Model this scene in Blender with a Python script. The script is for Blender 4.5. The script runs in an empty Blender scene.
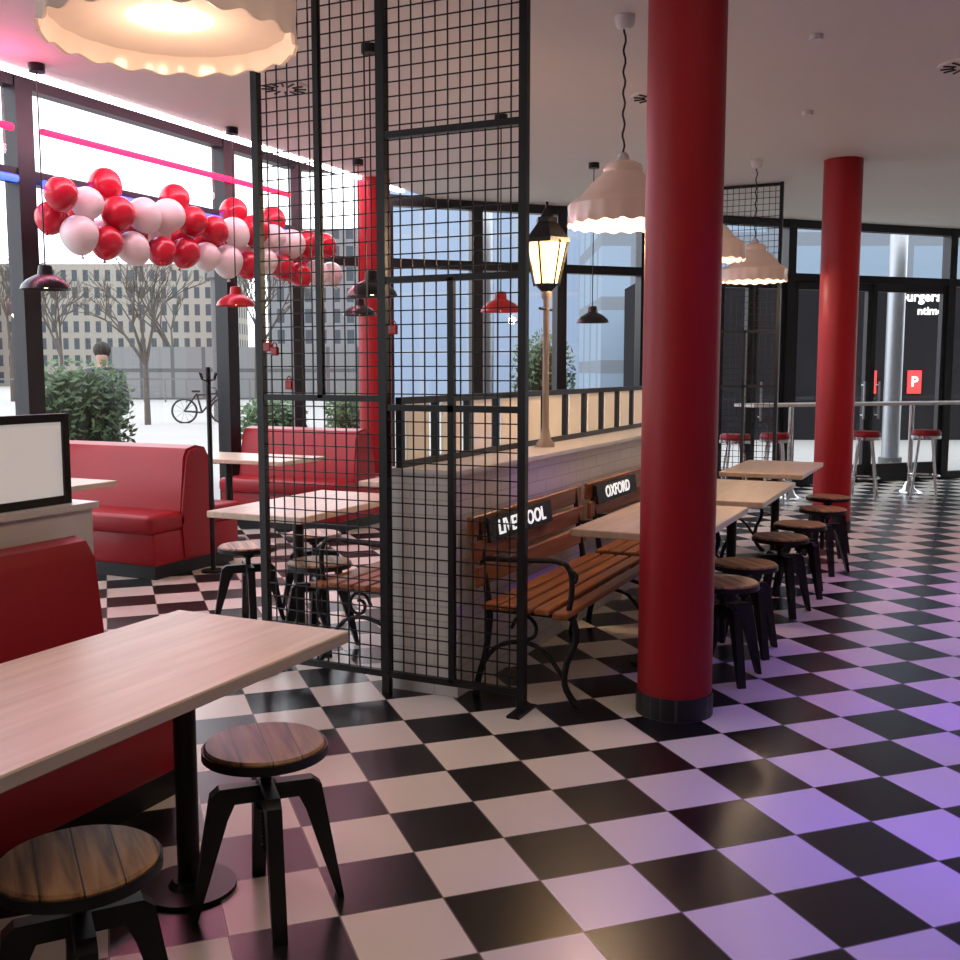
import bpy, bmesh, math, random
from mathutils import Vector, Matrix
random.seed(7)
PI=math.pi
scene=bpy.context.scene
COL=bpy.context.collection
H_CEIL=3.4
GZ=-.02      # outside pavement level

# ------------------------------------------------------------------ materials
def new_mat(name):
    m=bpy.data.materials.new(name); m.use_nodes=True
    nt=m.node_tree; return m,nt,nt.nodes["Principled BSDF"]
def mat(name,color,rough=.5,metal=0.,emit=None,estr=0.,var=.08,nscale=8.,bump=0.,coat=0.,trans=0.,spec=.5):
    m,nt,b=new_mat(name)
    N=nt.nodes; L=nt.links
    tc=N.new("ShaderNodeTexCoord"); no=N.new("ShaderNodeTexNoise"); no.inputs["Scale"].default_value=nscale
    no.inputs["Detail"].default_value=3
    L.new(tc.outputs["Object"],no.inputs["Vector"])
    mx=N.new("ShaderNodeMix"); mx.data_type='RGBA'
    c=color
    mx.inputs["A"].default_value=(c[0]*(1-var),c[1]*(1-var),c[2]*(1-var),1)
    mx.inputs["B"].default_value=(min(1,c[0]*(1+var)),min(1,c[1]*(1+var)),min(1,c[2]*(1+var)),1)
    L.new(no.outputs["Fac"],mx.inputs["Factor"]); L.new(mx.outputs["Result"],b.inputs["Base Color"])
    b.inputs["Roughness"].default_value=rough; b.inputs["Metallic"].default_value=metal
    b.inputs["Coat Weight"].default_value=coat; b.inputs["Specular IOR Level"].default_value=spec
    b.inputs["Transmission Weight"].default_value=trans
    if emit: b.inputs["Emission Color"].default_value=(*emit,1); b.inputs["Emission Strength"].default_value=estr
    if bump:
        bp=N.new("ShaderNodeBump"); bp.inputs["Strength"].default_value=bump; bp.inputs["Distance"].default_value=.01
        L.new(no.outputs["Fac"],bp.inputs["Height"]); L.new(bp.outputs["Normal"],b.inputs["Normal"])
    return m
def wood(name,c1,c2,rough=.4,axis=0,scale=6.,rings=False):
    m,nt,b=new_mat(name); N=nt.nodes; L=nt.links
    tc=N.new("ShaderNodeTexCoord"); mp=N.new("ShaderNodeMapping")
    s=[scale*3]*3; s[axis]=scale*.22; mp.inputs["Scale"].default_value=s
    no=N.new("ShaderNodeTexNoise"); no.inputs["Scale"].default_value=1.6; no.inputs["Detail"].default_value=6; no.inputs["Distortion"].default_value=.6
    L.new(tc.outputs["Object"],mp.inputs[0]); L.new(mp.outputs[0],no.inputs["Vector"])
    cr=N.new("ShaderNodeValToRGB"); cr.color_ramp.elements[0].position=.32; cr.color_ramp.elements[1].position=.68
    cr.color_ramp.elements[0].color=(*c1,1); cr.color_ramp.elements[1].color=(*c2,1)
    L.new(no.outputs["Fac"],cr.inputs[0]); out=cr.outputs[0]
    if rings:   # plank joints across the seat
        sp=N.new("ShaderNodeSeparateXYZ"); L.new(tc.outputs["Object"],sp.inputs[0])
        m1=N.new("ShaderNodeMath"); m1.operation='MULTIPLY'; m1.inputs[1].default_value=12.5; L.new(sp.outputs[1],m1.inputs[0])
        m2=N.new("ShaderNodeMath"); m2.operation='FRACT'; L.new(m1.outputs[0],m2.inputs[0])
        m3=N.new("ShaderNodeMath"); m3.operation='LESS_THAN'; m3.inputs[1].default_value=.05; L.new(m2.outputs[0],m3.inputs[0])
        mx=N.new("ShaderNodeMix"); mx.data_type='RGBA'; L.new(m3.outputs[0],mx.inputs["Factor"]); L.new(out,mx.inputs["A"]); mx.inputs["B"].default_value=(.03,.014,.006,1)
        out=mx.outputs["Result"]
    L.new(out,b.inputs["Base Color"])
    b.inputs["Roughness"].default_value=rough
    bp=N.new("ShaderNodeBump"); bp.inputs["Strength"].default_value=.15; bp.inputs["Distance"].default_value=.004
    L.new(no.outputs["Fac"],bp.inputs["Height"]); L.new(bp.outputs["Normal"],b.inputs["Normal"])
    return m

def floor_mat():
    m,nt,b=new_mat("checker_tile"); N=nt.nodes; L=nt.links
    T=.30; a0=2.40; b0=-1.455
    g=N.new("ShaderNodeNewGeometry"); sp=N.new("ShaderNodeSeparateXYZ"); L.new(g.outputs["Position"],sp.inputs[0])
    def M(op,a,bv=None,c=None):
        n=N.new("ShaderNodeMath"); n.operation=op
        for i,v in enumerate((a,bv,c)):
            if v is None: continue
            if isinstance(v,(int,float)): n.inputs[i].default_value=v
            else: L.new(v,n.inputs[i])
        return n.outputs[0]
    k=1/math.sqrt(2)
    A=M('DIVIDE',M('SUBTRACT',M('MULTIPLY',M('ADD',sp.outputs[0],sp.outputs[1]),k),a0),T)
    B=M('DIVIDE',M('SUBTRACT',M('MULTIPLY',M('SUBTRACT',sp.outputs[1],sp.outputs[0]),k),b0),T)
    fa=M('FLOOR',A); fb=M('FLOOR',B)
    par=M('FLOORED_MODULO',M('ADD',fa,fb),2.0)       # 0 -> white
    ga=M('ABSOLUTE',M('SUBTRACT',M('FRACT',A),.5)); gb=M('ABSOLUTE',M('SUBTRACT',M('FRACT',B),.5))
    gr=M('GREATER_THAN',M('MAXIMUM',ga,gb),.492)
    wn=N.new("ShaderNodeTexWhiteNoise"); wn.noise_dimensions='2D'; cb=N.new("ShaderNodeCombineXYZ"); L.new(fa,cb.inputs[0]); L.new(fb,cb.inputs[1]); L.new(cb.outputs[0],wn.inputs["Vector"])
    wc=N.new("ShaderNodeMix"); wc.data_type='RGBA'; wc.inputs["A"].default_value=(.64,.60,.54,1); wc.inputs["B"].default_value=(.73,.69,.63,1); L.new(wn.outputs["Value"],wc.inputs["Factor"])
    bc=N.new("ShaderNodeMix"); bc.data_type='RGBA'; bc.inputs["A"].default_value=(.007,.007,.008,1); bc.inputs["B"].default_value=(.013,.013,.013,1); L.new(wn.outputs["Value"],bc.inputs["Factor"])
    mx=N.new("ShaderNodeMix"); mx.data_type='RGBA'; L.new(par,mx.inputs["Factor"]); L.new(wc.outputs["Result"],mx.inputs["A"]); L.new(bc.outputs["Result"],mx.inputs["B"])
    m2=N.new("ShaderNodeMix"); m2.data_type='RGBA'; L.new(gr,m2.inputs["Factor"]); L.new(mx.outputs["Result"],m2.inputs["A"]); m2.inputs["B"].default_value=(.16,.14,.12,1)
    L.new(m2.outputs["Result"],b.inputs["Base Color"]); b.inputs["Specular IOR Level"].default_value=.34
    rr=M('MULTIPLY_ADD',wn.outputs["Value"],.06,.24); L.new(rr,b.inputs["Roughness"])
    return m

def brick_mat(name,c,mortar,scale=1.,bw=.24,bh=.07,axis='XZ'):
    m,nt,b=new_mat(name); N=nt.nodes; L=nt.links
    tc=N.new("ShaderNodeTexCoord"); sp=N.new("ShaderNodeSeparateXYZ"); cb=N.new("ShaderNodeCombineXYZ")
    L.new(tc.outputs["Object"],sp.inputs[0])
    ad=N.new("ShaderNodeMath"); L.new(sp.outputs[0],ad.inputs[0]); L.new(sp.outputs[1],ad.inputs[1])
    L.new(ad.outputs[0],cb.inputs[0]); L.new(sp.outputs[2],cb.inputs[1])
    br=N.new("ShaderNodeTexBrick"); br.inputs["Scale"].default_value=1; br.inputs["Brick Width"].default_value=bw; br.inputs["Row Height"].default_value=bh
    br.inputs["Mortar Size"].default_value=.004; br.inputs["Color1"].default_value=(*c,1); br.inputs["Color2"].default_value=(c[0]*.94,c[1]*.94,c[2]*.94,1); br.inputs["Mortar"].default_value=(*mortar,1)
    L.new(cb.outputs[0],br.inputs["Vector"]); L.new(br.outputs["Color"],b.inputs["Base Color"])
    bp=N.new("ShaderNodeBump"); bp.inputs["Strength"].default_value=.3; bp.inputs["Distance"].default_value=.01; bp.invert=True
    L.new(br.outputs["Fac"],bp.inputs["Height"]); L.new(bp.outputs["Normal"],b.inputs["Normal"])
    b.inputs["Roughness"].default_value=.5
    return m
def facade_mat(name,wall,glass,w,h,em=0.,frac=.22):
    m=brick_mat(name,glass,wall,bw=w,bh=h)
    br=[n for n in m.node_tree.nodes if n.type=='TEX_BRICK'][0]; br.offset=0; br.inputs["Mortar Size"].default_value=w*frac
    br.inputs["Mortar Smooth"].default_value=0
    b=m.node_tree.nodes["Principled BSDF"]; b.inputs["Roughness"].default_value=.85; b.inputs["Specular IOR Level"].default_value=.15
    for n in list(m.node_tree.nodes):
        if n.type=='BUMP': m.node_tree.nodes.remove(n)
    return m
def glass_mat():
    m=bpy.data.materials.new("window_glass"); m.use_nodes=True; nt=m.node_tree; nt.nodes.clear()
    o=nt.nodes.new("ShaderNodeOutputMaterial"); t=nt.nodes.new("ShaderNodeBsdfTransparent"); g=nt.nodes.new("ShaderNodeBsdfGlossy"); g.inputs["Roughness"].default_value=.02
    mx=nt.nodes.new("ShaderNodeMixShader"); mx.inputs[0].default_value=.06
    nt.links.new(t.outputs[0],mx.inputs[1]); nt.links.new(g.outputs[0],mx.inputs[2]); nt.links.new(mx.outputs[0],o.inputs[0])
    t.inputs[0].default_value=(.95,.97,.98,1)
    return m

M_floor=floor_mat(); M_glass=glass_mat()
M_ceil=mat("ceiling_paint",(.74,.705,.65),.6,var=.02)
M_wall=mat("wall_paint",(.50,.46,.42),.8,var=.04)
M_red_col=mat("red_column_paint",(.31,.005,.011),.45,var=.06,nscale=2.5,bump=.03,spec=.35)
M_red_vinyl=mat("red_vinyl",(.31,.006,.014),.42,var=.08,nscale=5,bump=.05,spec=.35)
M_black=mat("black_metal",(.008,.008,.009),.42,metal=.3,var=.2)
M_iron=mat("cast_iron",(.011,.011,.012),.5,metal=.4,var=.2,bump=.1,nscale=40)
M_frame=mat("dark_window_frame",(.018,.018,.022),.4,metal=.3)
M_chrome=mat("chrome",(.7,.7,.72),.15,metal=1.)
M_brick=brick_mat("white_painted_brick",(.76,.74,.72),(.58,.56,.54))
M_whitewall=mat("white_painted_wall",(.66,.64,.62),.5,var=.03)
M_blktile=brick_mat("black_base_tile",(.012,.012,.014),(.06,.05,.05),bw=.06,bh=.11)
M_table=wood("pale_oak_tabletop",(.52,.42,.30),(.66,.55,.42),.32,0,5.)
M_slat=wood("bench_slat_wood",(.22,.065,.016),(.40,.14,.036),.35,0,5.)
M_seat=wood("stool_seat_wood",(.12,.050,.018),(.48,.26,.11),.40,0,8.,rings=True)
M_white_metal=mat("white_top",(.70,.69,.67),.3)
M_milk=mat("milk_glass",(.58,.45,.39),.25,emit=(1,.60,.42),estr=.05,var=.03)
M_bulb=mat("warm_bulb",(1,.8,.5),.4,emit=(1,.84,.58),estr=2.4)
M_bulb_s=mat("warm_bulb_small",(1,.8,.5),.4,emit=(1,.75,.42),estr=4.)
M_lantglass=mat("lantern_glass",(1,.7,.35),.4,emit=(1,.56,.16),estr=2.6,var=.2,nscale=12)
M_lampblack=mat("black_enamel",(.012,.012,.014),.3)
M_lampred=mat("red_enamel",(.38,.010,.014),.3)
M_cream=mat("beige_pole",(.33,.27,.22),.45)
M_panel=mat("frosted_panel",(.76,.68,.57),.5,emit=(1,.80,.56),estr=.08,var=.05)
M_panelw=mat("white_panel",(.85,.84,.82),.5,emit=(1,.97,.95),estr=.12,var=.02)
M_balr=mat("red_balloon",(.54,.010,.035),.25,var=.03,coat=.2)
M_balw=mat("white_balloon",(.80,.75,.75),.28,var=.02,coat=.2)
M_led=mat("led_white",(1,1,1),.5,emit=(1,.88,.95),estr=5.)
M_npink=mat("neon_red",(.9,.02,.05),.5,emit=(1,.008,.05),estr=2.2)
M_nblue=mat("neon_blue",(.05,.1,.9),.5,emit=(.03,.07,1),estr=2.2)
M_plaque=mat("black_plaque",(.008,.008,.008),.6)
M_text=mat("white_lettering",(.88,.86,.82),.6,emit=(1,1,1),estr=.35)  # unlit letters, slight glow added so they read through the mesh
M_pave=mat("pavement",(.26,.255,.245),.8,var=.12,nscale=.4)
M_leaf=mat("leaf_green",(.05,.105,.03),.6,var=.6,nscale=9)
M_bark=mat("bark",(.07,.055,.045),.9,var=.3)
M_pot=mat("planter_grey",(.12,.12,.12),.8)
M_steel=mat("galvanised_steel",(.34,.36,.39),.35,metal=.8)

# ------------------------------------------------------------------ geometry helpers
def link(o): COL.objects.link(o); return o
def finish(bm,name,m,parent=None,smooth=False,loc=(0,0,0),rot=(0,0,0)):
    bmesh.ops.recalc_face_normals(bm,faces=bm.faces[:])
    me=bpy.data.meshes.new(name); bm.to_mesh(me); bm.free()
    if smooth:
        for p in me.polygons: p.use_smooth=True
        try: me.set_sharp_from_angle(angle=math.radians(40))
        except Exception: pass
    ms=m if isinstance(m,(list,tuple)) else [m]
    for x in ms: me.materials.append(x)
    o=bpy.data.objects.new(name,me); link(o); o.location=loc; o.rotation_euler=rot
    if parent: o.parent=parent
    return o
def bbox(bm,x0,x1,y0,y1,z0,z1,bev=0.,seg=2,mi=0):
    r=bmesh.ops.create_cube(bm,size=1)
    vs=r["verts"]
    bmesh.ops.scale(bm,vec=(abs(x1-x0),abs(y1-y0),abs(z1-z0)),verts=vs)
    bmesh.ops.translate(bm,vec=((x0+x1)/2,(y0+y1)/2,(z0+z1)/2),verts=vs)
    if bev:
        es=list({e for v in vs for e in v.link_edges})
        bmesh.ops.bevel(bm,geom=es,offset=bev,segments=seg,affect='EDGES',profile=.5)
def box(name,b,m,parent=None,bev=0.,seg=2,loc=(0,0,0),rot=(0,0,0)):
    bm=bmesh.new(); bbox(bm,*b,bev=bev,seg=seg); return finish(bm,name,m,parent,smooth=bev>0.012,loc=loc,rot=rot)
def bcyl(bm,p0,p1,r0,r1=None,seg=12):
    p0=Vector(p0);p1=Vector(p1); r1=r0 if r1 is None else r1
    d=p1-p0; q=d.to_track_quat('Z','Y').to_matrix().to_4x4(); q.translation=(p0+p1)/2
    bmesh.ops.create_cone(bm,cap_ends=True,cap_tris=False,segments=seg,radius1=r0,radius2=r1,depth=d.length,matrix=q)
def cyl(name,p0,p1,r0,m,parent=None,r1=None,seg=16,loc=(0,0,0)):
    bm=bmesh.new(); bcyl(bm,p0,p1,r0,r1,seg); return finish(bm,name,m,parent,smooth=True,loc=loc)
def blathe(bm,prof,seg=32,mod=None,c=(0,0,0)):
    rings=[]
    for (r,z) in prof:
        ring=[]
        for i in range(seg):
            a=2*PI*i/seg; rr=r; zz=z
            if mod: rr,zz=mod(r,z,a)
            ring.append(bm.verts.new((c[0]+rr*math.cos(a),c[1]+rr*math.sin(a),c[2]+zz)))
        rings.append(ring)
    for k in range(len(rings)-1):
        for i in range(seg):
            j=(i+1)%seg
            bm.faces.new((rings[k][i],rings[k][j],rings[k+1][j],rings[k+1][i]))
    return rings
def lathe(name,prof,m,parent=None,seg=32,mod=None,loc=(0,0,0)):
    bm=bmesh.new(); blathe(bm,prof,seg,mod); return finish(bm,name,m,parent,smooth=True,loc=loc)
def sweep(bm,pts,r,seg=8,flat=None):
    P=[Vector(p) for p in pts]; rings=[]
    for i,p in enumerate(P):
        t=(P[min(i+1,len(P)-1)]-P[max(i-1,0)]).normalized()
        ref=Vector((0,1,0)) if abs(t.y)<.9 else Vector((1,0,0))
        n=t.cross(ref).normalized(); b=t.cross(n).normalized()
        rr=r[i] if isinstance(r,(list,tuple)) else r
        rings.append([bm.verts.new(p+n*math.cos(2*PI*k/seg)*rr+b*math.sin(2*PI*k/seg)*rr*(flat or 1)) for k in range(seg)])
    for a,b in zip(rings,rings[1:]):
        for k in range(seg):
            j=(k+1)%seg; bm.faces.new((a[k],a[j],b[j],b[k]))
    bm.faces.new(rings[0]); bm.faces.new(rings[-1][::-1])
def smooth_pts(pts,n=4):
    P=[Vector(p) for p in pts]; out=[]
    for i in range(len(P)-1):
        p0=P[max(i-1,0)];p1=P[i];p2=P[i+1];p3=P[min(i+2,len(P)-1)]
        for k in range(n):
            t=k/n
            out.append(.5*((2*p1)+(p2-p0)*t+(2*p0-5*p1+4*p2-p3)*t*t+(-p0+3*p1-3*p2+p3)*t**3))
    out.append(P[-1]); return out
def prism(bm,poly,axis,a0,a1):
    def mk(p,a): return (p[0],a,p[1]) if axis=='y' else (a,p[0],p[1])
    A=[bm.verts.new(mk(p,a0)) for p in poly]; B=[bm.verts.new(mk(p,a1)) for p in poly]
    bm.faces.new(A); bm.faces.new(B[::-1])
    n=len(poly)
    for i in range(n):
        j=(i+1)%n; bm.faces.new((A[i],B[i],B[j],A[j]))
def thing(name,label,cat,loc=(0,0,0),rz=0.,group=None):
    e=bpy.data.objects.new(name,None); link(e); e.empty_display_size=.1
    e.location=loc; e.rotation_euler=(0,0,rz); tag(e,label,cat,group); return e
def tag(o,label,cat,group=None):
    o["label"]=label; o["category"]=cat
    if group: o["group"]=group
    return o
def struct(o): o["kind"]="structure"; return o
def dup(root,loc,rz=None,label=None):
    n=root.copy(); link(n); n.location=loc
    if rz is not None: n.rotation_euler=(0,0,rz)
    if label: n["label"]=label
    allobjs=list(bpy.data.objects)
    def rec(src,dst):
        for c in [c for c in allobjs if c.parent==src]:
            k=c.copy(); link(k); k.parent=dst; rec(c,k)
    rec(root,n)
    return n
def text_mesh(name,body,size,m,parent,loc,rot,extr=.002,sx=1.,off=.003):
    c=bpy.data.curves.new(name,'FONT'); c.body=body; c.size=size; c.extrude=extr; c.align_x='CENTER'; c.align_y='CENTER'; c.resolution_u=3
    c.offset=off*size/.1
    t=bpy.data.objects.new("tmp_text",c); link(t)
    dg=bpy.context.evaluated_depsgraph_get(); me=bpy.data.meshes.new_from_object(t.evaluated_get(dg)); me.name=name
    bpy.data.objects.remove(t)
    o=bpy.data.objects.new(name,me); link(o); me.materials.clear(); me.materials.append(m); o.parent=parent; o.location=loc; o.rotation_euler=rot; o.scale=(sx,1,1)
    return o

# ------------------------------------------------------------------ room shell
WV=6.65                      # window wall
S0=WV+9.45                   # facade U+V
UB=-3.0; VR=-4.0
def poly_obj(name,pts,z0,z1,m):
    bm=bmesh.new(); A=[bm.verts.new((p[0],p[1],z0)) for p in pts]; B=[bm.verts.new((p[0],p[1],z1)) for p in pts]
    bm.faces.new(A[::-1]); bm.faces.new(B)
    n=len(pts)
    for i in range(n):
        j=(i+1)%n; bm.faces.new((A[i],A[j],B[j],B[i]))
    return struct(finish(bm,name,m))
e=.12
poly_obj("floor",[(UB-e,VR-e),(S0-VR+e*2,VR-e),(9.45+e,WV+e),(UB-e,WV+e)],-.15,0,M_floor)
poly_obj("ceiling",[(UB-e,VR-e),(S0-VR+e*2,VR-e),(S0-5.55,5.55),(UB-e,5.55)],H_CEIL,H_CEIL+.15,M_ceil)
poly_obj("ceiling_cove",[(UB-e,5.45),(S0-5.45,5.45),(9.45+e,WV+e),(UB-e,WV+e)],3.74,3.85,M_ceil)
box_s=lambda n,b,m: struct(box(n,b,m))
box_s("wall_back",(UB-.12,UB,VR-.12,WV+.12,0,3.85),M_wall)
box_s("wall_right",(UB,S0-VR,VR-.12,VR,0,3.5),M_wall)

def window_bay(idx,u0,u1,org,rz,zt=2.97,top=3.74,sill=.10,wpost=.16,door=False):
    nm=("door_%d" if door else "window_%d")%idx
    root=bpy.data.objects.new(nm,None); link(root); root.location=org; root.rotation_euler=(0,0,rz); struct(root)
    bm=bmesh.new()
    bbox(bm,u0-wpost/2,u0+wpost/2,-.06,.09,0,top)
    bbox(bm,u0+wpost/2,u1-wpost/2,-.04,.06,0,sill)
    bbox(bm,u0+wpost/2,u1-wpost/2,-.05,.07,zt-.05,zt+.05)
    bbox(bm,u0+wpost/2,u1-wpost/2,-.05,.07,top-.12,top)
    if door:
        mid=(u0+u1)/2
        for a,b in ((u0+wpost/2,mid-.005),(mid+.005,u1-wpost/2)):
            bbox(bm,a,a+.07,-.03,.04,sill,zt-.05); bbox(bm,b-.07,b,-.03,.04,sill,zt-.05); bbox(bm,a,b,-.03,.04,sill,sill+.14)
            bbox(bm,a,b,-.03,.04,zt-.15,zt-.05)
    finish(bm,"frame",M_frame,root)
    bm=bmesh.new(); a,b=u0+wpost/2,u1-wpost/2
    bm.faces.new([bm.verts.new(p) for p in ((a,0,sill),(b,0,sill),(b,0,top-.1),(a,0,top-.1))]); finish(bm,"glass",M_glass,root)
    if door:
        bm=bmesh.new()
        for s in (-.12,.12):
            bcyl(bm,(mid+s,-.08,.85),(mid+s,-.08,1.35),.015)
            bcyl(bm,(mid+s,-.08,.9),(mid+s,-.02,.9),.01); bcyl(bm,(mid+s,-.08,1.3),(mid+s,-.02,1.3),.01)
        finish(bm,"handle",M_steel,root,True)
us=[-3.0,-1.4,1.04,3.45,5.87,8.28,9.45]
for i in range(6): window_bay(i+1,us[i],us[i+1],(0,WV,0),0)
org=(9.45,WV,0); rz=-PI/4
ss=[0,1.0,2.05,3.1,4.2,5.2,6.3,8.9,10.4,12.,13.6,15.05]
k=7
for i in range(len(ss)-1):
    d=(i in (5,6))
    window_bay(k+i if not d else i-4,ss[i],ss[i+1],org,rz,zt=2.68,top=3.42 if i>0 else 3.74,wpost=.12,door=d)

tag(box("led_strip",(UB+.3,9.9,5.57,5.63,3.38,3.45),M_led),"long white light strip along the ceiling edge above the windows","light strip")
def neon(name,u0,u1,v,z,m,lab,g):
    o=cyl(name,(u0,v,z),(u1,v,z),.028,m,seg=8); tag(o,lab,"neon light",g); return o
GN="neon tubes at the windows"
neon("neon_tube",3.6,5.72,6.56,3.30,M_npink,"red neon tube across the upper window",GN)
neon("neon_tube",6.0,9.2,6.56,3.32,M_npink,"red neon tube across the upper window",GN)
neon("neon_tube",3.6,5.75,6.565,2.93,M_nblue,"blue neon tube along the window transom",GN)
neon("neon_tube",6.0,9.2,6.565,2.93,M_nblue,"blue neon tube along the window transom",GN)

# ------------------------------------------------------------------ columns
def column(u,v,r,lab):
    c=thing("column",lab,"column",(u,v,0),group="round red columns")
    cyl("shaft",(0,0,.10),(0,0,H_CEIL if v<5.4 else 3.74),r,M_red_col,c,seg=48)
    cyl("base_ring",(0,0,0),(0,0,.10),r+.006,M_blktile,c,seg=48)
column(4.41,1.135,.162,"thick round red column with black tiled foot beside the tables")
column(10.2,1.16,.172,"round red column with black tiled foot near the bar counter")
column(9.2,5.53,.165,"round red column behind the window booths")

# ------------------------------------------------------------------ mesh screens
def screen(u,v0,v1,lab,ztop=H_CEIL):
    c=thing("mesh_screen",lab,"room divider",(u,v0,0),group="black wire mesh screens")
    W=v1-v0; mid=W/2; t=.018
    bm=bmesh.new()
    for y in (0,mid,W): bbox(bm,-t,t,y-t,y+t,0,ztop)
    def hb(y0,y1,z): bbox(bm,-t*.8,t*.8,y0,y1,z-t*.8,z+t*.8)
    hb(0,W,.09); hb(0,W,ztop-.02)
    hb(0,mid,2.53); hb(0,mid,1.90); hb(0,mid,1.33); bbox(bm,-t*.8,t*.8,mid/2-t*.8,mid/2+t*.8,.09,1.90)
    hb(mid,W,1.37); bbox(bm,-t*.8,t*.8,mid*1.5-t*.8,mid*1.5+t*.8,1.37,ztop)
    finish(bm,"frame",M_black,c)
    bm=bmesh.new(); w=.0027; p=.062
    n=int(W/p)
    for i in range(1,n+1):
        y=i*W/(n+1); bbox(bm,-w,w,y-w,y+w,.09,ztop-.02)
    z=.09+p
    while z<ztop-.03:
        bbox(bm,-w,w,.01,W-.01,z-w,z+w); z+=p
    finish(bm,"wire_mesh",M_black,c)
    for y in (0,W):
        box("foot",(-.10,.10,y-.03,y+.03,0,.012),M_black,c)
    return c
screen(4.10,1.735,3.10,"tall black steel frame filled with wire mesh beside bench")
screen(11.10,1.85,3.20,"tall black wire mesh screen beyond the low brick wall")
def padlock(v,z):
    c=thing("padlock","small red padlock clipped on the wire mesh","padlock",(4.085,v,z),group="red padlocks on the mesh screen")
    box("lock_body",(-.010,.010,-.020,.020,-.042,0),M_lampred,c,bev=.005)
    bm=bmesh.new(); sweep(bm,[(0,.013*math.cos(a),-.002+.022*math.sin(a)) for a in [PI*i/8 for i in range(9)]],.003,6); finish(bm,"shackle",M_lampred,c,True)
for v,z in ((3.05,1.63),(3.01,1.61),(2.93,1.45),(2.36,1.70)): padlock(v,z)

# ------------------------------------------------------------------ low brick wall with framed panels
UE=9.2
struct(box("wall_center",(4.16,UE,2.08,2.42,0,1.03),M_brick))
struct(box("trim_1",(4.14,UE+.02,2.06,2.44,1.03,1.05),M_white_metal))
def panel_frame(u0,u1,v,z0,z1,n,mp,lab,gap=.05):
    c=thing("panel_screen",lab,"screen",(u0,v,z0))
    L=u1-u0; h=z1-z0; t=.016
    bm=bmesh.new(); bbox(bm,0,L,-t,t,0,2*t); bbox(bm,0,L,-t,t,h-2*t,h)
    for i in range(n+1):
        x=i*L/n; x=min(max(x,t),L-t); bbox(bm,x-t,x+t,-t,t,2*t,h-2*t)
    finish(bm,"frame",M_black,c)
    for i in range(n):
        a=i*L/n+t*1.2+gap; b=(i+1)*L/n-t*1.2-gap
        bm=bmesh.new(); bbox(bm,a,b,-.006,.006,2*t,h-2*t); finish(bm,"panel",mp,c)
    return c
panel_frame(4.16,UE,2.38,1.05,1.375,14,M_panel,"row of black framed warm panels on the low brick wall",.055)
struct(box("wall_booth",(-1.0,3.08,3.18,3.42,0,.95),M_whitewall))
struct(box("trim_2",(-1.0,3.10,3.16,3.44,.95,.975),M_white_metal))
panel_frame(.6,3.02,3.24,.975,1.33,2,M_panelw,"black framed white panel standing on the low booth wall",0)

# lantern on the wall
c=thing("street_lantern","old street lantern glowing warm on a slim beige pole","lamp",(5.68,2.26,1.05))
bm=bmesh.new(); blathe(bm,[(0,0),(.055,0),(.055,.02),(.032,.05),(.020,.12),(.018,.85),(.030,.87),(.030,.90),(.018,.92)],20); finish(bm,"pole",M_cream,c,True)
cyl("ladder_bar",(-.10,0,.80),(.10,0,.80),.008,M_black,c,seg=8)
bm=bmesh.new()
for i in range(6):
    a=PI/3*i; ca,sa=math.cos(a),math.sin(a)
    bcyl(bm,(ca*.070,sa*.070,.93),(ca*.125,sa*.125,1.185),.006,seg=6)
bcyl(bm,(0,0,.90),(0,0,.945),.03,.076,6); bcyl(bm,(0,0,1.175),(0,0,1.20),.142,seg=6)
finish(bm,"lantern_frame",M_black,c)
bm=bmesh.new(); bcyl(bm,(0,0,1.20),(0,0,1.30),.135,.055,6); bcyl(bm,(0,0,1.295),(0,0,1.32),.064,seg=6); bcyl(bm,(0,0,1.32),(0,0,1.375),.045,.012,6); bcyl(bm,(0,0,1.37),(0,0,1.41),.009,seg=6)
finish(bm,"lantern_roof",M_black,c)
bm=bmesh.new(); bcyl(bm,(0,0,.947),(0,0,1.174),.066,.118,6); finish(bm,"lantern_glass",M_lantglass,c)

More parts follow.
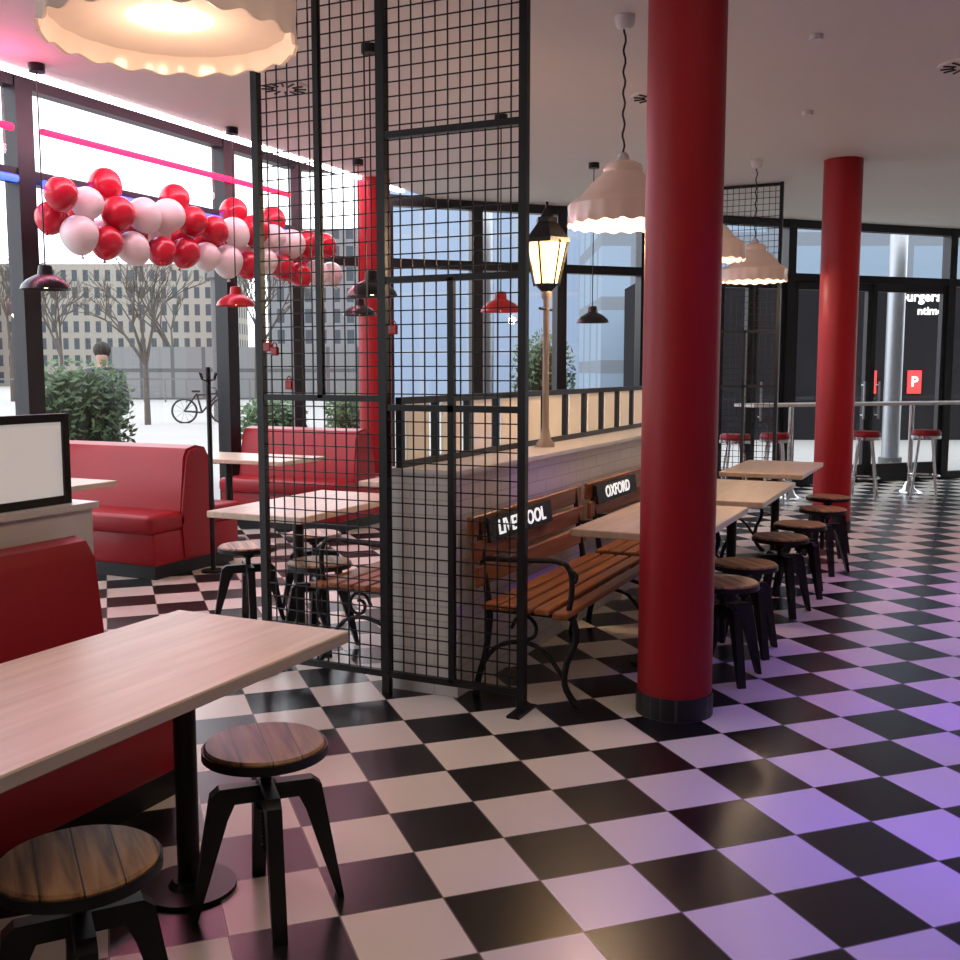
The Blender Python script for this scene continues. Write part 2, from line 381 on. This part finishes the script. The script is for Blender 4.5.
# ------------------------------------------------------------------ park benches
def make_bench(lab,txt,loc,rz,tx=0.):
    c=thing("park_bench",lab,"bench",loc,rz,"slatted park benches")
    L=1.46
    for i in range(5):
        y=-.40+i*.085
        box("seat_slat",(-L/2,L/2,y,y+.070,.425-(.0 if i else .012),.452-(.0 if i else .012)),M_slat,c,bev=.006,seg=1)
    for i in range(3):
        z=.52+i*.112; y=.035+i*.018
        box("back_slat",(-L/2,L/2,y-.012,y+.012,z,z+.095),M_slat,c,bev=.006,seg=1)
    for x in (-L/2+.09,L/2-.09):
        bm=bmesh.new()
        def sw(pts,r):
            P=smooth_pts([(x,p[0],p[1]) for p in pts],3)
            if isinstance(r,list):
                r=[r[min(int(i/3),len(r)-1)] for i in range(len(P))]
            sweep(bm,P,r,8)
        sw([(.08,.0),(.065,.08),(.03,.20),(.010,.36),(.02,.48),(.045,.62),(.070,.83)],[.018,.016,.016,.018,.016,.014,.012])
        sw([(-.44,0),(-.40,.03),(-.36,.10),(-.37,.20),(-.41,.30),(-.40,.39),(-.34,.41),(.02,.41)],[.018,.016,.015,.015,.016,.017,.015,.015])
        sw([(-.36,.12),(-.26,.24),(-.14,.27),(-.02,.23),(.045,.14)],.011)
        sw([(-.17+.07*(1-a/14)*math.cos(a*.9),.33+.07*(1-a/14)*math.sin(a*.9)) for a in range(10)],.009)
        sw([(-.37,.40),(-.39,.52),(-.38,.62),(-.32,.655),(-.2,.65),(.04,.64)],.013)
        sw([(-.38,.62),(-.41,.60),(-.405,.57),(-.385,.575)],.010)
        finish(bm,"iron_side",M_iron,c,True)
    if txt:
        s=box("name_plate",(-.39,.39,-.008,.008,-.056,.056),M_plaque,c,loc=(tx,.032,.765),rot=(-.14,0,0))
        text_mesh("lettering",txt,.098,M_text,s,(0,-.010,-.002),(PI/2,0,0),sx=1.18,off=.0015)
    return c
make_bench("wooden park bench with cast-iron sides and LIVERPOOL name plate","LIVERPOOL",(4.90,1.955,0),0,-.22)
make_bench("wooden park bench with cast-iron sides and OXFORD name plate","OXFORD",(6.47,1.955,0),0,-.27)
make_bench("wooden park bench with cast-iron sides under the row of pendants","",(8.1,1.955,0),0)
make_bench("wooden park bench with cast-iron sides behind the mesh screen","",(5.0,2.56,0),PI)

# ------------------------------------------------------------------ tables
def table(lab,u0,u1,v0,v1,legs,h=.75,group="pale wood dining tables"):
    cu,cv=(u0+u1)/2,(v0+v1)/2; c=thing("dining_table",lab,"table",(cu,cv,0),0,group)
    bm=bmesh.new(); bbox(bm,u0-cu,u1-cu,v0-cv,v1-cv,h-.035,h,bev=.004,seg=1); finish(bm,"tabletop",M_table,c)
    for (lu,lv) in legs:
        x,y=lu-cu,lv-cv
        cyl("pedestal",(x,y,.02),(x,y,h-.05),.032,M_black,c)
        bm=bmesh.new(); bcyl(bm,(x,y,0),(x,y,.012),.135,seg=40); bcyl(bm,(x,y,.012),(x,y,.03),.06,.045,seg=24); finish(bm,"base_plate",M_black,c)
        box("top_bracket",(x-.2,x+.2,y-.03,y+.03,h-.055,h-.035),M_black,c)
    return c
table("long pale wood table on black pedestals beside the red booth",1.02,2.50,1.60,2.23,[(2.25,2.0),(1.3,1.95)])
table("pale wood table on black pedestal behind the mesh screen",4.36,5.45,3.07,3.68,[(4.87,3.45)])
table("pale wood table beside the second aisle bench",6.0,7.1,3.07,3.75,[(6.55,3.42)])
table("pale wood table in front of the wooden bench and red column",4.60,5.76,1.09,1.70,[(5.15,1.42)])
table("pale wood table in front of the second wooden bench",5.99,7.18,1.05,1.66,[(6.75,1.38)])
table("pale wood table near the far red column",7.70,8.84,1.08,1.68,[(8.4,1.38)])
table("pale wood table between window booths",6.98,7.62,5.10,6.5,[(7.3,5.9)])
table("pale wood table beside the window booth",4.7,5.32,5.25,6.5,[(5.0,5.9)])

# ------------------------------------------------------------------ stools
def make_stool(loc,rz,lab):
    c=thing("stool",lab,"stool",loc,rz,"round industrial wooden stools")
    R=.168
    bm=bmesh.new(); blathe(bm,[(0,.452),(R-.006,.452),(R-.002,.456),(R-.002,.474),(R-.008,.480),(0,.480)],40); bmesh.ops.remove_doubles(bm,verts=bm.verts[:],dist=1e-5); finish(bm,"seat",M_seat,c,True)
    bm=bmesh.new(); blathe(bm,[(R-.001,.446),(R+.004,.446),(R+.004,.470),(R-.001,.470),(R-.001,.446)],40); bcyl(bm,(0,0,.436),(0,0,.452),.085,seg=24); finish(bm,"seat_rim",M_black,c,True)
    bm=bmesh.new(); bcyl(bm,(0,0,.17),(0,0,.44),.014,seg=12)
    z=.18
    while z<.42: bcyl(bm,(0,0,z),(0,0,z+.006),.017,seg=12); z+=.012
    finish(bm,"screw_spindle",M_iron,c,True)
    bm=bmesh.new(); bcyl(bm,(0,0,.295),(0,0,.365),.030,seg=20); bcyl(bm,(0,0,.405),(0,0,.436),.028,.05,seg=20); finish(bm,"hub",M_iron,c,True)
    for i in range(4):
        bm=bmesh.new()
        prism(bm,[(.02,.365),(.128,.365),(.152,.345),(.212,.0),(.194,.0),(.108,.275),(.088,.318),(.02,.318)],'y',-.020,.020)
        finish(bm,"leg",M_black,c,rot=(0,0,PI/2*i))
    return c
st=make_stool((2.26,1.725,0),.785,"round wooden stool with black steel legs at the long table")
dup(st,(1.53,1.66,0),.9)
for u,v,r in ((5.02,1.06,.7),(5.55,1.06,.8),(6.55,1.04,.6),(7.15,1.01,.9),(8.02,.97,.5),(8.8,1.03,.7)):
    dup(st,(u,v,0),r,"round wooden stool with black steel legs at the bench tables")
for u,v,r in ((4.87,3.81,.785),(5.42,3.72,.7),(4.62,3.14,.785)):
    dup(st,(u,v,0),r,"round wooden stool with black steel legs behind the mesh screen")

# ------------------------------------------------------------------ red booths
def double_booth(u,v0,v1,lab):
    c=thing("booth_bench",lab,"booth",(u,v0,0),0,"red vinyl window booths")
    W=v1-v0
    box("plinth",(-.44,.44,.04,W,0,.10),M_black,c)
    for s in (-1,1):
        x0,x1=sorted((s*.12,s*.52))
        box("seat_base",(min(s*.12,s*.47),max(s*.12,s*.47),.01,W,.10,.34),M_red_vinyl,c,bev=.02)
        box("seat_cushion",(x0,x1,0,W,.33,.47),M_red_vinyl,c,bev=.045,seg=4)
    bm=bmesh.new(); prism(bm,[(-.18,.10),(-.19,.42),(-.14,.86),(-.10,.925),(0,.945),(.10,.925),(.14,.86),(.19,.42),(.18,.10)],'y',0,W)
    bmesh.ops.bevel(bm,geom=[e for e in bm.edges if abs(e.verts[0].co.y-e.verts[1].co.y)<1e-4],offset=.02,segments=2,affect='EDGES')
    finish(bm,"backrest",M_red_vinyl,c,True)
    return c
double_booth(6.08,5.2,6.55,"double-sided red vinyl booth bench at the window")
double_booth(8.45,5.2,6.55,"double-sided red vinyl booth bench by the window corner")
double_booth(3.7,5.2,6.55,"double-sided red vinyl booth bench at the window")
c=thing("booth_bench","red vinyl booth bench against the low white wall","booth",(0,2.45,0),0)
box("plinth",(-.6,2.76,.05,.68,0,.10),M_black,c)
box("seat_base",(-.6,2.78,.02,.70,.10,.36),M_red_vinyl,c,bev=.02)
box("seat_cushion",(-.6,2.80,0,.52,.34,.47),M_red_vinyl,c,bev=.045,seg=4)
bm=bmesh.new(); prism(bm,[(.46,.36),(.51,.80),(.55,.86),(.61,.875),(.68,.86),(.71,.80),(.71,.36)],'x',-.6,2.90)
bmesh.ops.bevel(bm,geom=[e for e in bm.edges if abs(e.verts[0].co.x-e.verts[1].co.x)<1e-4],offset=.03,segments=3,affect='EDGES')
finish(bm,"backrest",M_red_vinyl,c,True)
c=thing("coat_stand","thin black coat pole at the end of the window booth","coat stand",(6.08,5.08,0))
cyl("pole",(0,0,.01),(0,0,1.52),.018,M_black,c); cyl("base_plate",(0,0,0),(0,0,.012),.09,M_black,c)
bm=bmesh.new()
for a in range(4):
    x,y=math.cos(a*PI/2),math.sin(a*PI/2); sweep(bm,[(x*.015,y*.015,1.42),(x*.06,y*.06,1.43),(x*.08,y*.08,1.48)],.006,6)
finish(bm,"hook",M_black,c,True)

# ------------------------------------------------------------------ pendants
def scal(r,z,a):
    k=max(0,min(1,(.14-z)/.10)); f=1+.009*k*math.cos(20*a); return r*f, z+(.006*math.cos(20*a) if z<.012 else 0)
def glass_pendant(loc_uv,zb,lab):
    c=thing("pendant_lamp",lab,"lamp",(loc_uv[0],loc_uv[1],zb),0,"scalloped milk glass pendant lamps")
    prof=[(.05,.345),(.075,.340),(.10,.325),(.108,.305),(.105,.285),(.13,.262),(.175,.225),(.21,.18),(.235,.15),(.285,.125),(.300,.105),(.296,.055),(.298,.02),(.302,.0),(.294,.002),(.288,.03),(.276,.042),(.20,.047),(.105,.052),(.098,.08),(.085,.22),(.04,.24)]
    lathe("lamp_shade",prof,M_milk,c,seg=160,mod=scal)
    bm=bmesh.new(); bmesh.ops.create_uvsphere(bm,u_segments=20,v_segments=12,radius=.070,matrix=Matrix.Translation((0,0,.115))); finish(bm,"bulb",M_bulb,c,True)
    hc=H_CEIL-zb
    bm=bmesh.new(); bcyl(bm,(0,0,.22),(0,0,.38),.03); bcyl(bm,(0,0,.34),(0,0,.39),.045,.02); finish(bm,"socket",M_white_metal,c,True)
    bm=bmesh.new()
    sweep(bm,[(.006*math.sin(i*1.3),.006*math.cos(i*1.3),.38+i*(hc-.42)/30) for i in range(31)],.006,6)
    finish(bm,"cord",M_black,c,True)
    bm=bmesh.new(); blathe(bm,[(0,hc-.07),(.03,hc-.07),(.05,hc-.05),(.055,hc-.001),(0,hc-.001)],20); finish(bm,"ceiling_rose",M_white_metal,c,True)
    return c
for u,v,z in ((2.04,1.79,2.29),(5.62,1.79,2.29),(7.45,1.78,2.27),(9.9,1.88,2.31)):
    glass_pendant((u,v),z,"large scalloped milk glass pendant lamp hanging from the ceiling")
def small_pendant(u,v,zb,m,lab):
    c=thing("pendant_lamp",lab,"lamp",(u,v,zb),0,"small enamel pendant lamps")
    prof=[(.025,.155),(.04,.15),(.045,.12),(.048,.095),(.07,.085),(.115,.060),(.145,.030),(.155,.0),(.150,.0),(.138,.028),(.11,.054),(.06,.078),(.02,.08)]
    lathe("lamp_shade",prof,m,c,seg=36)
    bm=bmesh.new(); bmesh.ops.create_uvsphere(bm,u_segments=12,v_segments=8,radius=.028,matrix=Matrix.Translation((0,0,.035))); finish(bm,"bulb",M_bulb_s,c,True)
    top=H_CEIL-zb
    cyl("cord",(0,0,.15),(0,0,top-.02),.005,M_black,c,seg=6)
    cyl("ceiling_rose",(0,0,top-.05),(0,0,top),.05,M_black,c,r1=.05)
    return c
for u,v,z,m,cn in ((4.9,5.38,2.01,M_lampblack,"black"),(6.8,5.38,2.01,M_lampred,"red"),(8.3,5.15,2.00,M_lampblack,"black"),
                (5.46,3.3,1.94,M_lampblack,"black"),(7.33,3.29,1.94,M_lampred,"red"),(9.36,3.26,1.94,M_lampblack,"black")):
    small_pendant(u,v,z,m,"small %s enamel pendant lamp on a long cord"%cn)

def vent(u,v):
    c=thing("ceiling_vent","round slotted ceiling air vent","air vent",(u,v,H_CEIL))
    bm=bmesh.new(); bcyl(bm,(0,0,-.012),(0,0,0),.17,seg=32); finish(bm,"vent_plate",M_ceil,c)
    bm=bmesh.new()
    for i in range(12):
        a=PI/6*i; p=Vector((math.cos(a),math.sin(a),0)); bcyl(bm,p*.07+Vector((0,0,-.012)),p*.15+Vector((0,0,-.012)),.009,seg=6)
    finish(bm,"vent_slots",M_frame,c)
vent(7.3,2.1); vent(7.4,.13); vent(6.0,4.3)
for u,v in ((8.2,1.2),(6.4,.9),(9.5,2.6)):
    c=thing("smoke_detector","small round white ceiling detector","smoke detector",(u,v,H_CEIL),group="ceiling detectors")
    cyl("housing",(0,0,-.03),(0,0,0),.04,M_white_metal,c)

# ------------------------------------------------------------------ bar counter and bar stools along facade
c=thing("bar_counter","long narrow white standing counter on chrome posts","counter",(12.25,2.15,0),-PI/4)
box("countertop",(-.3,6.2,-.20,.20,1.08,1.115),M_white_metal,c,bev=.006)
for x in (.35,2.1,3.9,5.7):
    cyl("post",(x,0,.06),(x,0,1.08),.03,M_chrome,c)
    lathe("post_foot",[(0,0),(.17,0),(.17,.01),(.08,.05),(.035,.14),(0,.14)],M_chrome,c,24,loc=(x,0,0))
def bar_stool(u,v):
    c=thing("bar_stool","tall chrome bar stool with round red seat","bar stool",(u,v,0),0,"chrome bar stools with red seats")
    lathe("seat",[(0,.80),(.15,.80),(.165,.775),(.165,.745),(.15,.73),(0,.73)],M_red_vinyl,c,28)
    bm=bmesh.new(); bcyl(bm,(0,0,.70),(0,0,.735),.168,seg=28); finish(bm,"seat_band",M_chrome,c,True)
    for i in range(4):
        a=PI/4+PI/2*i; x,y=math.cos(a),math.sin(a); cyl("leg",(x*.10,y*.10,.70),(x*.20,y*.20,0),.013,M_chrome,c,seg=8)
    bm=bmesh.new(); sweep(bm,[(.168*math.cos(t*PI/12),.168*math.sin(t*PI/12),.26) for t in range(25)],.010,6); finish(bm,"footring",M_chrome,c,True)
for u,v in ((11.55,2.35),(11.9,1.98),(12.75,1.10),(13.32,.48)): bar_stool(u,v)

# ------------------------------------------------------------------ balloons
def balloon_mesh(m):
    bm=bmesh.new(); bmesh.ops.create_uvsphere(bm,u_segments=20,v_segments=14,radius=.132)
    for v in bm.verts:
        if v.co.z<0: v.co.z*=1.12; s=1-.12*(-v.co.z/.15); v.co.x*=s; v.co.y*=s
    bcyl(bm,(0,0,-.170),(0,0,-.142),.016,.004,8)
    me=bpy.data.meshes.new("balloon"); bm.to_mesh(me); bm.free()
    for p in me.polygons: p.use_smooth=True
    me.materials.append(m); return me
BM={"red":balloon_mesh(M_balr),"white":balloon_mesh(M_balw)}
i=0; u=5.74
def put_balloon(cn,loc,s=1.):
    o=bpy.data.objects.new("balloon",BM[cn]); link(o); o.location=loc
    o.rotation_euler=(random.uniform(-.7,.7),random.uniform(-.7,.7),random.uniform(0,6)); o.scale=(s,s,s)
    tag(o,"%s balloon in the garland across the window"%cn,"balloon","balloon garland")
# three interleaved rows twisting along the garland
rows=[(.12,-.10,["red","white","red","white","white","red"]),(-.02,.12,["red","red","white","red","white","red"]),(-.15,-.08,["white","red","white","red","red","white"])]
while u<9.3:
    base=2.66-.05*math.sin((u-5.8)/1.15*PI)**2
    for q,(dz,dv,sq) in enumerate(rows):
        put_balloon(sq[i%6],(u+q*.095+random.uniform(-.015,.015),6.22+dv+random.uniform(-.02,.02),base+dz+random.uniform(-.02,.02)),random.uniform(.92,1.08))
    i+=1; u+=.285
for u in (6.40,7.2,8.0,8.6): put_balloon("red",(u,6.33,2.97))

# ------------------------------------------------------------------ outdoors
bm=bmesh.new(); bmesh.ops.create_grid(bm,x_segments=1,y_segments=1,size=200); o=finish(bm,"ground",M_pave,loc=(60,60,GZ)); o["kind"]="structure"
RZ=math.radians(-64.7)
def building(lab,u,v,w,h,d,m,rz=RZ):
    o=box("building",(-w/2,w/2,0,d,0,h),m,loc=(u,v,GZ),rot=(0,0,rz)); tag(o,lab,"building"); return o
building("long grey city building with rows of windows",74.6,76,26,11.5,8,facade_mat("building_grey",(.25,.23,.20),(.06,.07,.08),1.05,1.6,frac=.26))
building("light grey city building beyond the trees",60,90,20,13,8,facade_mat("building_pale",(.30,.28,.25),(.08,.09,.10),1.0,1.5,frac=.26),rz=RZ+.12)
building("tall beige city building with rows of windows",50,112,26,16,8,facade_mat("building_beige",(.30,.25,.20),(.08,.09,.10),1.3,1.8,frac=.24))
building("grey building across the square behind the mesh",76,42,24,13,8,facade_mat("building_dark",(.15,.15,.16),(.05,.06,.07),1.15,1.7,frac=.24))
building("pale blue glass building across the street",37,16.0,12,8.5,8,facade_mat("building_blue",(.27,.31,.37),(.24,.30,.40),1.8,2.2,frac=.04))
building("low grey kiosk pavilion on the square",44,33,16,2.7,4,facade_mat("building_kiosk",(.09,.09,.09),(.18,.18,.18),1.6,1.5,frac=.06))
M_shop=mat("shop_dark",(.010,.010,.012),.95,spec=.05)
D=building("dark shop building opposite the doors",24.5,1.2,12,3.40,2,M_shop)
building("blue-grey building behind the dark shop",28.0,3.2,12,10,6,facade_mat("building_upper",(.15,.17,.20),(.20,.26,.33),1.7,1.6,frac=.1))
text_mesh("shop_lettering","burgerst",.29,M_text,D,(.13,-.03,3.08),(PI/2,0,0))
text_mesh("shop_lettering","ntime",.24,M_text,D,(.30,-.03,2.78),(PI/2,0,0))
M_reds=mat("red_sign",(.7,.03,.03),.5,emit=(1,.04,.04),estr=.2)
M_signw=mat("sign_white",(.8,.8,.8),.5,emit=(1,1,1),estr=.2)
for x in (-.95,.02):
    s=box("poster",(-.15,.15,-.03,0,-.25,.25),M_reds,D,loc=(x,-.02,1.26)); text_mesh("lettering","P",.30,M_signw,s,(0,-.035,0),(PI/2,0,0))

def hedge(u,v,w,h,lab):
    c=thing("potted_hedge",lab,"plant",(u,v,GZ),0,"potted green hedges outside")
    box("planter",(-w/2,w/2,-.3,.3,0,.55),M_pot,c,bev=.02)
    bm=bmesh.new()
    n=int(1700*w)
    for i in range(n):
        a=random.uniform(0,2*PI); cz=random.uniform(-1,1); rr=random.uniform(.72,1.04)
        s=(1-cz**4)**.5
        p=Vector((s*math.cos(a)*w*.58*rr, s*math.sin(a)*.42*rr, .55+(h-.55)/2+cz*(h-.45)/2*rr))
        n1=Vector((random.uniform(-1,1),random.uniform(-1,1),random.uniform(-1,1))).normalized(); n2=n1.orthogonal().normalized()
        l=.045; t=n1*l; q=n2*l*.45
        bm.faces.new([bm.verts.new(p-t),bm.verts.new(p+q),bm.verts.new(p+t),bm.verts.new(p-q)])
    o=finish(bm,"foliage",M_leaf,c); o["kind"]="stuff"
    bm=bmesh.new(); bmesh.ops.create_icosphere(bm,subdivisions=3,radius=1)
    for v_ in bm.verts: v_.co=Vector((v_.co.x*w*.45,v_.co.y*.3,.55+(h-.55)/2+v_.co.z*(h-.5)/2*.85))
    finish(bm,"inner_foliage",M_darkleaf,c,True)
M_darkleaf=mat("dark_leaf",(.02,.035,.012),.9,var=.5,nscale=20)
hedge(7.8,8.15,1.0,1.58,"dense green hedge in a grey planter outside the window")
hedge(6.45,8.5,.8,1.52,"dense green hedge in a grey planter outside the window")
hedge(11.2,8.3,.8,1.12,"dense green hedge in a grey planter outside the window")
hedge(12.6,7.9,.8,1.18,"dense green hedge in a grey planter outside the window")
hedge(13.2,5.3,.8,1.98,"tall green bush outside the corner windows")
def tree(u,v,h,lab,seed):
    rnd=random.Random(seed)
    bm=bmesh.new()
    def br(p,d,l,r,lev):
        q=p+d*l; bcyl(bm,p,q,r,r*.65,6 if lev<2 else 4)
        if lev>=5: return
        for k in range(3 if lev else 4):
            nd=(d+Vector((rnd.uniform(-1,1),rnd.uniform(-1,1),rnd.uniform(-.15,.7)))*.75).normalized()
            br(q,nd,l*rnd.uniform(.55,.8),r*.6,lev+1)
    br(Vector((0,0,0)),Vector((0,0,1)),h*.32,h*.018,0)
    o=finish(bm,"bare_tree",M_bark,loc=(u,v,GZ)); tag(o,lab,"tree","bare winter trees")
tree(22.3,20.8,5.2,"bare winter tree on the square",3)
tree(36,42,7.5,"bare winter tree near the buildings",5)
tree(38,29,7,"bare winter tree behind the square",9)
tree(33,35.5,6.5,"bare winter tree near the buildings",12)
tree(45,40,7.5,"bare winter tree near the buildings",21)
c=thing("street_lamp","slim grey street lamp on the square","street lamp",(24.6,20.3,GZ)); cyl("pole",(0,0,0),(0,0,4.2),.06,M_pot,c); cyl("lamp_head",(0,0,4.2),(0,0,4.5),.16,M_pot,c,r1=.1)
c=thing("railing","long grey railing along the square","railing",(40,31,GZ),RZ)
bm=bmesh.new()
bbox(bm,-22,14,-.03,.03,1.05,1.12)
for i in range(37): bbox(bm,-22+i,-21.94+i,-.03,.03,0,1.05)
finish(bm,"rails",M_pot,c)
c=thing("steel_column","round grey steel column outside the glass","column",(12.2,5.75,GZ)); cyl("shaft",(0,0,0),(0,0,4.3),.16,M_steel,c,seg=32); cyl("collar",(0,0,0),(0,0,.2),.2,M_pot,c,seg=32)
c=thing("steel_column","round pale steel column outside the doors","column",(16.9,1.1,GZ)); cyl("shaft",(0,0,0),(0,0,4.3),.13,M_steel,c,seg=32); cyl("collar",(0,0,0),(0,0,.2),.17,M_pot,c,seg=32)

c=thing("bicycle","dark city bicycle parked on the square","bicycle",(23.7,20.0,GZ),RZ+.25)
for x in (-.53,.53):
    bm=bmesh.new(); sweep(bm,[(x+.34*math.cos(t*PI/16),0,.35+.34*math.sin(t*PI/16)) for t in range(33)],.030,6)
    for t in range(10):
        a=t*PI/5; bcyl(bm,(x,0,.35),(x+.33*math.cos(a),0,.35+.33*math.sin(a)),.004,seg=4)
    finish(bm,"wheel",M_black,c)
bm=bmesh.new()
for a,b in (((-.53,.35),(-.18,.85)),((-.53,.35),(-.05,.30)),((-.05,.30),(-.18,.85)),((-.05,.30),(.38,.80)),((-.18,.80),(.38,.85)),((.53,.35),(.36,.95))): bcyl(bm,(a[0],0,a[1]),(b[0],0,b[1]),.028,seg=8)
finish(bm,"bicycle_frame",M_black,c)
box("saddle",(-.32,-.08,-.07,.07,.88,.95),M_black,c,bev=.02)
bm=bmesh.new(); sweep(bm,[(.25,-.28,1.02),(.36,-.1,1.0),(.36,.1,1.0),(.25,.28,1.02)],.018,6); finish(bm,"handlebar",M_black,c)

# person outside, mid-stride
M_clothes=mat("dark_clothes",(.03,.03,.045),.8); M_hair=mat("dark_hair",(.02,.014,.01),.8); M_skin=mat("skin",(.42,.25,.18),.5)
def person(u,v,rz,lab):
    c=thing("person",lab,"person",(u,v,GZ),rz)
    k_=1.04
    V=[(0,0,.93),(0,0,1.15),(0,0,1.40),(0,0,1.50),(0,.01,1.60),(0,.02,1.68),
       (.17,0,1.40),(.23,-.05,1.15),(.21,.08,.92),(-.17,0,1.40),(-.23,.05,1.15),(-.21,-.08,.92),
       (.09,0,.88),(.10,.10,.50),(.10,.0,.08),(.10,.14,.04),(-.09,0,.88),(-.10,-.05,.50),(-.10,-.22,.12),(-.10,-.08,.04)]
    V=[(a*k_,b*k_,c2*k_) for a,b,c2 in V]
    E=[(0,1),(1,2),(2,3),(3,4),(4,5),(2,6),(6,7),(7,8),(2,9),(9,10),(10,11),(0,12),(12,13),(13,14),(14,15),(0,16),(16,17),(17,18),(18,19)]
    rad=[.13,.12,.12,.050,.080,.070,.065,.050,.035,.065,.050,.035,.085,.065,.05,.04,.085,.065,.05,.04]
    def skinned(nm,idx,extra,m):
        mp={q:i for i,q in enumerate(idx)}
        me=bpy.data.meshes.new(nm); me.from_pydata([V[q] for q in idx],[(mp[a],mp[b]) for a,b in E if a in mp and b in mp],[])
        o=bpy.data.objects.new(nm,me); link(o); o.parent=c; o.modifiers.new("skin",'SKIN'); o.modifiers.new("sub",'SUBSURF').levels=1
        for i,q in enumerate(idx): me.skin_vertices[0].data[i].radius=(rad[q]+extra,rad[q]*.85+extra)
        me.skin_vertices[0].data[0].use_root=True; me.materials.append(m)
    skinned("body",list(range(20)),0,M_skin)
    skinned("jacket",[0,1,2,3,6,7,8,9,10,11],.045,M_clothes)
    skinned("trousers",[0,12,13,14,16,17,18],.03,M_clothes)
    bm=bmesh.new(); bmesh.ops.create_uvsphere(bm,u_segments=14,v_segments=10,radius=.108,matrix=Matrix.Translation((0,-.02,1.765))); finish(bm,"hair",M_hair,c,True)
person(9.7,9.75,2.2,"person in dark jacket walking across the square")

# ------------------------------------------------------------------ lights
def light(kind,name,loc,color,power,size=.1,target=None,**kw):
    l=bpy.data.lights.new(name,kind); l.color=color; l.energy=power
    if kind=='AREA': l.shape='RECTANGLE'; l.size=size if not isinstance(size,tuple) else size[0]; l.size_y=size if not isinstance(size,tuple) else size[1]
    elif kind!='SUN': l.shadow_soft_size=size
    for k_,v_ in kw.items(): setattr(l,k_,v_)
    o=bpy.data.objects.new(name,l); link(o); o.location=loc
    if target is not None: o.rotation_euler=(Vector(target)-Vector(loc)).to_track_quat('-Z','Y').to_euler()
    return o
WARM=(1,.74,.52)
for u,v,z,p in ((2.04,1.79,2.21,2.5),(5.62,1.79,2.20,7),(7.45,1.78,2.19,7),(9.9,1.88,2.23,7)):
    light('POINT',"pendant_light",(u,v,z),WARM,p,.06)
light('POINT',"lantern_light",(5.68,2.0,2.2),(1,.60,.28),8,.08)
for u,v,p in ((2.0,1.2,62),(4.0,1.0,36),(7,.7,38),(10,.7,38),(6.5,4.0,45)):
    light('SPOT',"warm_fill_spot",(u,v,3.35),(1,.80,.60),p,1.3,(u+.2,v+.7,0),spot_size=2.2,spot_blend=.9)  # added warm fill from above for the floor, no fixture belongs to it
for u,p,cl in ((2.7,135,(.08,.02,1)),(4.0,145,(.11,.02,1)),(5.5,138,(.20,.04,1)),(7.4,130,(.42,.10,1))):
    light('SPOT',"violet_spot",(u,-1.15,3.2),cl,p,.3,(u+.1,-.15,0),spot_size=.80,spot_blend=.9)
light('SPOT',"violet_spot",(4.3,-.6,3.2),(.25,.05,1),32,.1,(4.9,2.0,.5),spot_size=.6,spot_blend=.9)
light('SPOT',"pink_spot",(10,-1.6,3.2),(1,.25,.6),60,.2,(9.5,.4,0),spot_size=1.3,spot_blend=.9)
light('AREA',"pink_cove_light",(6.5,5.85,3.55),(1,.10,.32),50,(6.,.3),(6.5,4.6,3.4))
light('POINT',"pink_neon_light",(4.6,5.3,3.15),(1,.10,.32),4,.2)

w=bpy.data.worlds.new("overcast_sky"); scene.world=w; w.use_nodes=True
nt=w.node_tree; bg=nt.nodes["Background"]; bg.inputs[1].default_value=1.9
tc=nt.nodes.new("ShaderNodeTexCoord"); no=nt.nodes.new("ShaderNodeTexNoise"); no.inputs["Scale"].default_value=2.5
cr=nt.nodes.new("ShaderNodeValToRGB"); cr.color_ramp.elements[0].color=(.84,.90,1,1); cr.color_ramp.elements[1].color=(1,1,1,1)
nt.links.new(tc.outputs["Generated"],no.inputs["Vector"]); nt.links.new(no.outputs["Fac"],cr.inputs[0]); nt.links.new(cr.outputs[0],bg.inputs[0])

# ------------------------------------------------------------------ camera
cam=bpy.data.cameras.new("camera"); co=bpy.data.objects.new("camera",cam); link(co)
cam.sensor_width=36; cam.lens=39.0; cam.clip_end=500; cam.clip_start=.05
pitch=math.radians(6.04); yaw=math.radians(25.3)
co.location=(0,0,1.5); co.rotation_euler=(PI/2-pitch,0,-(PI/2-yaw))
scene.camera=co
scene.view_settings.view_transform='Standard'
scene.view_settings.exposure=1.05
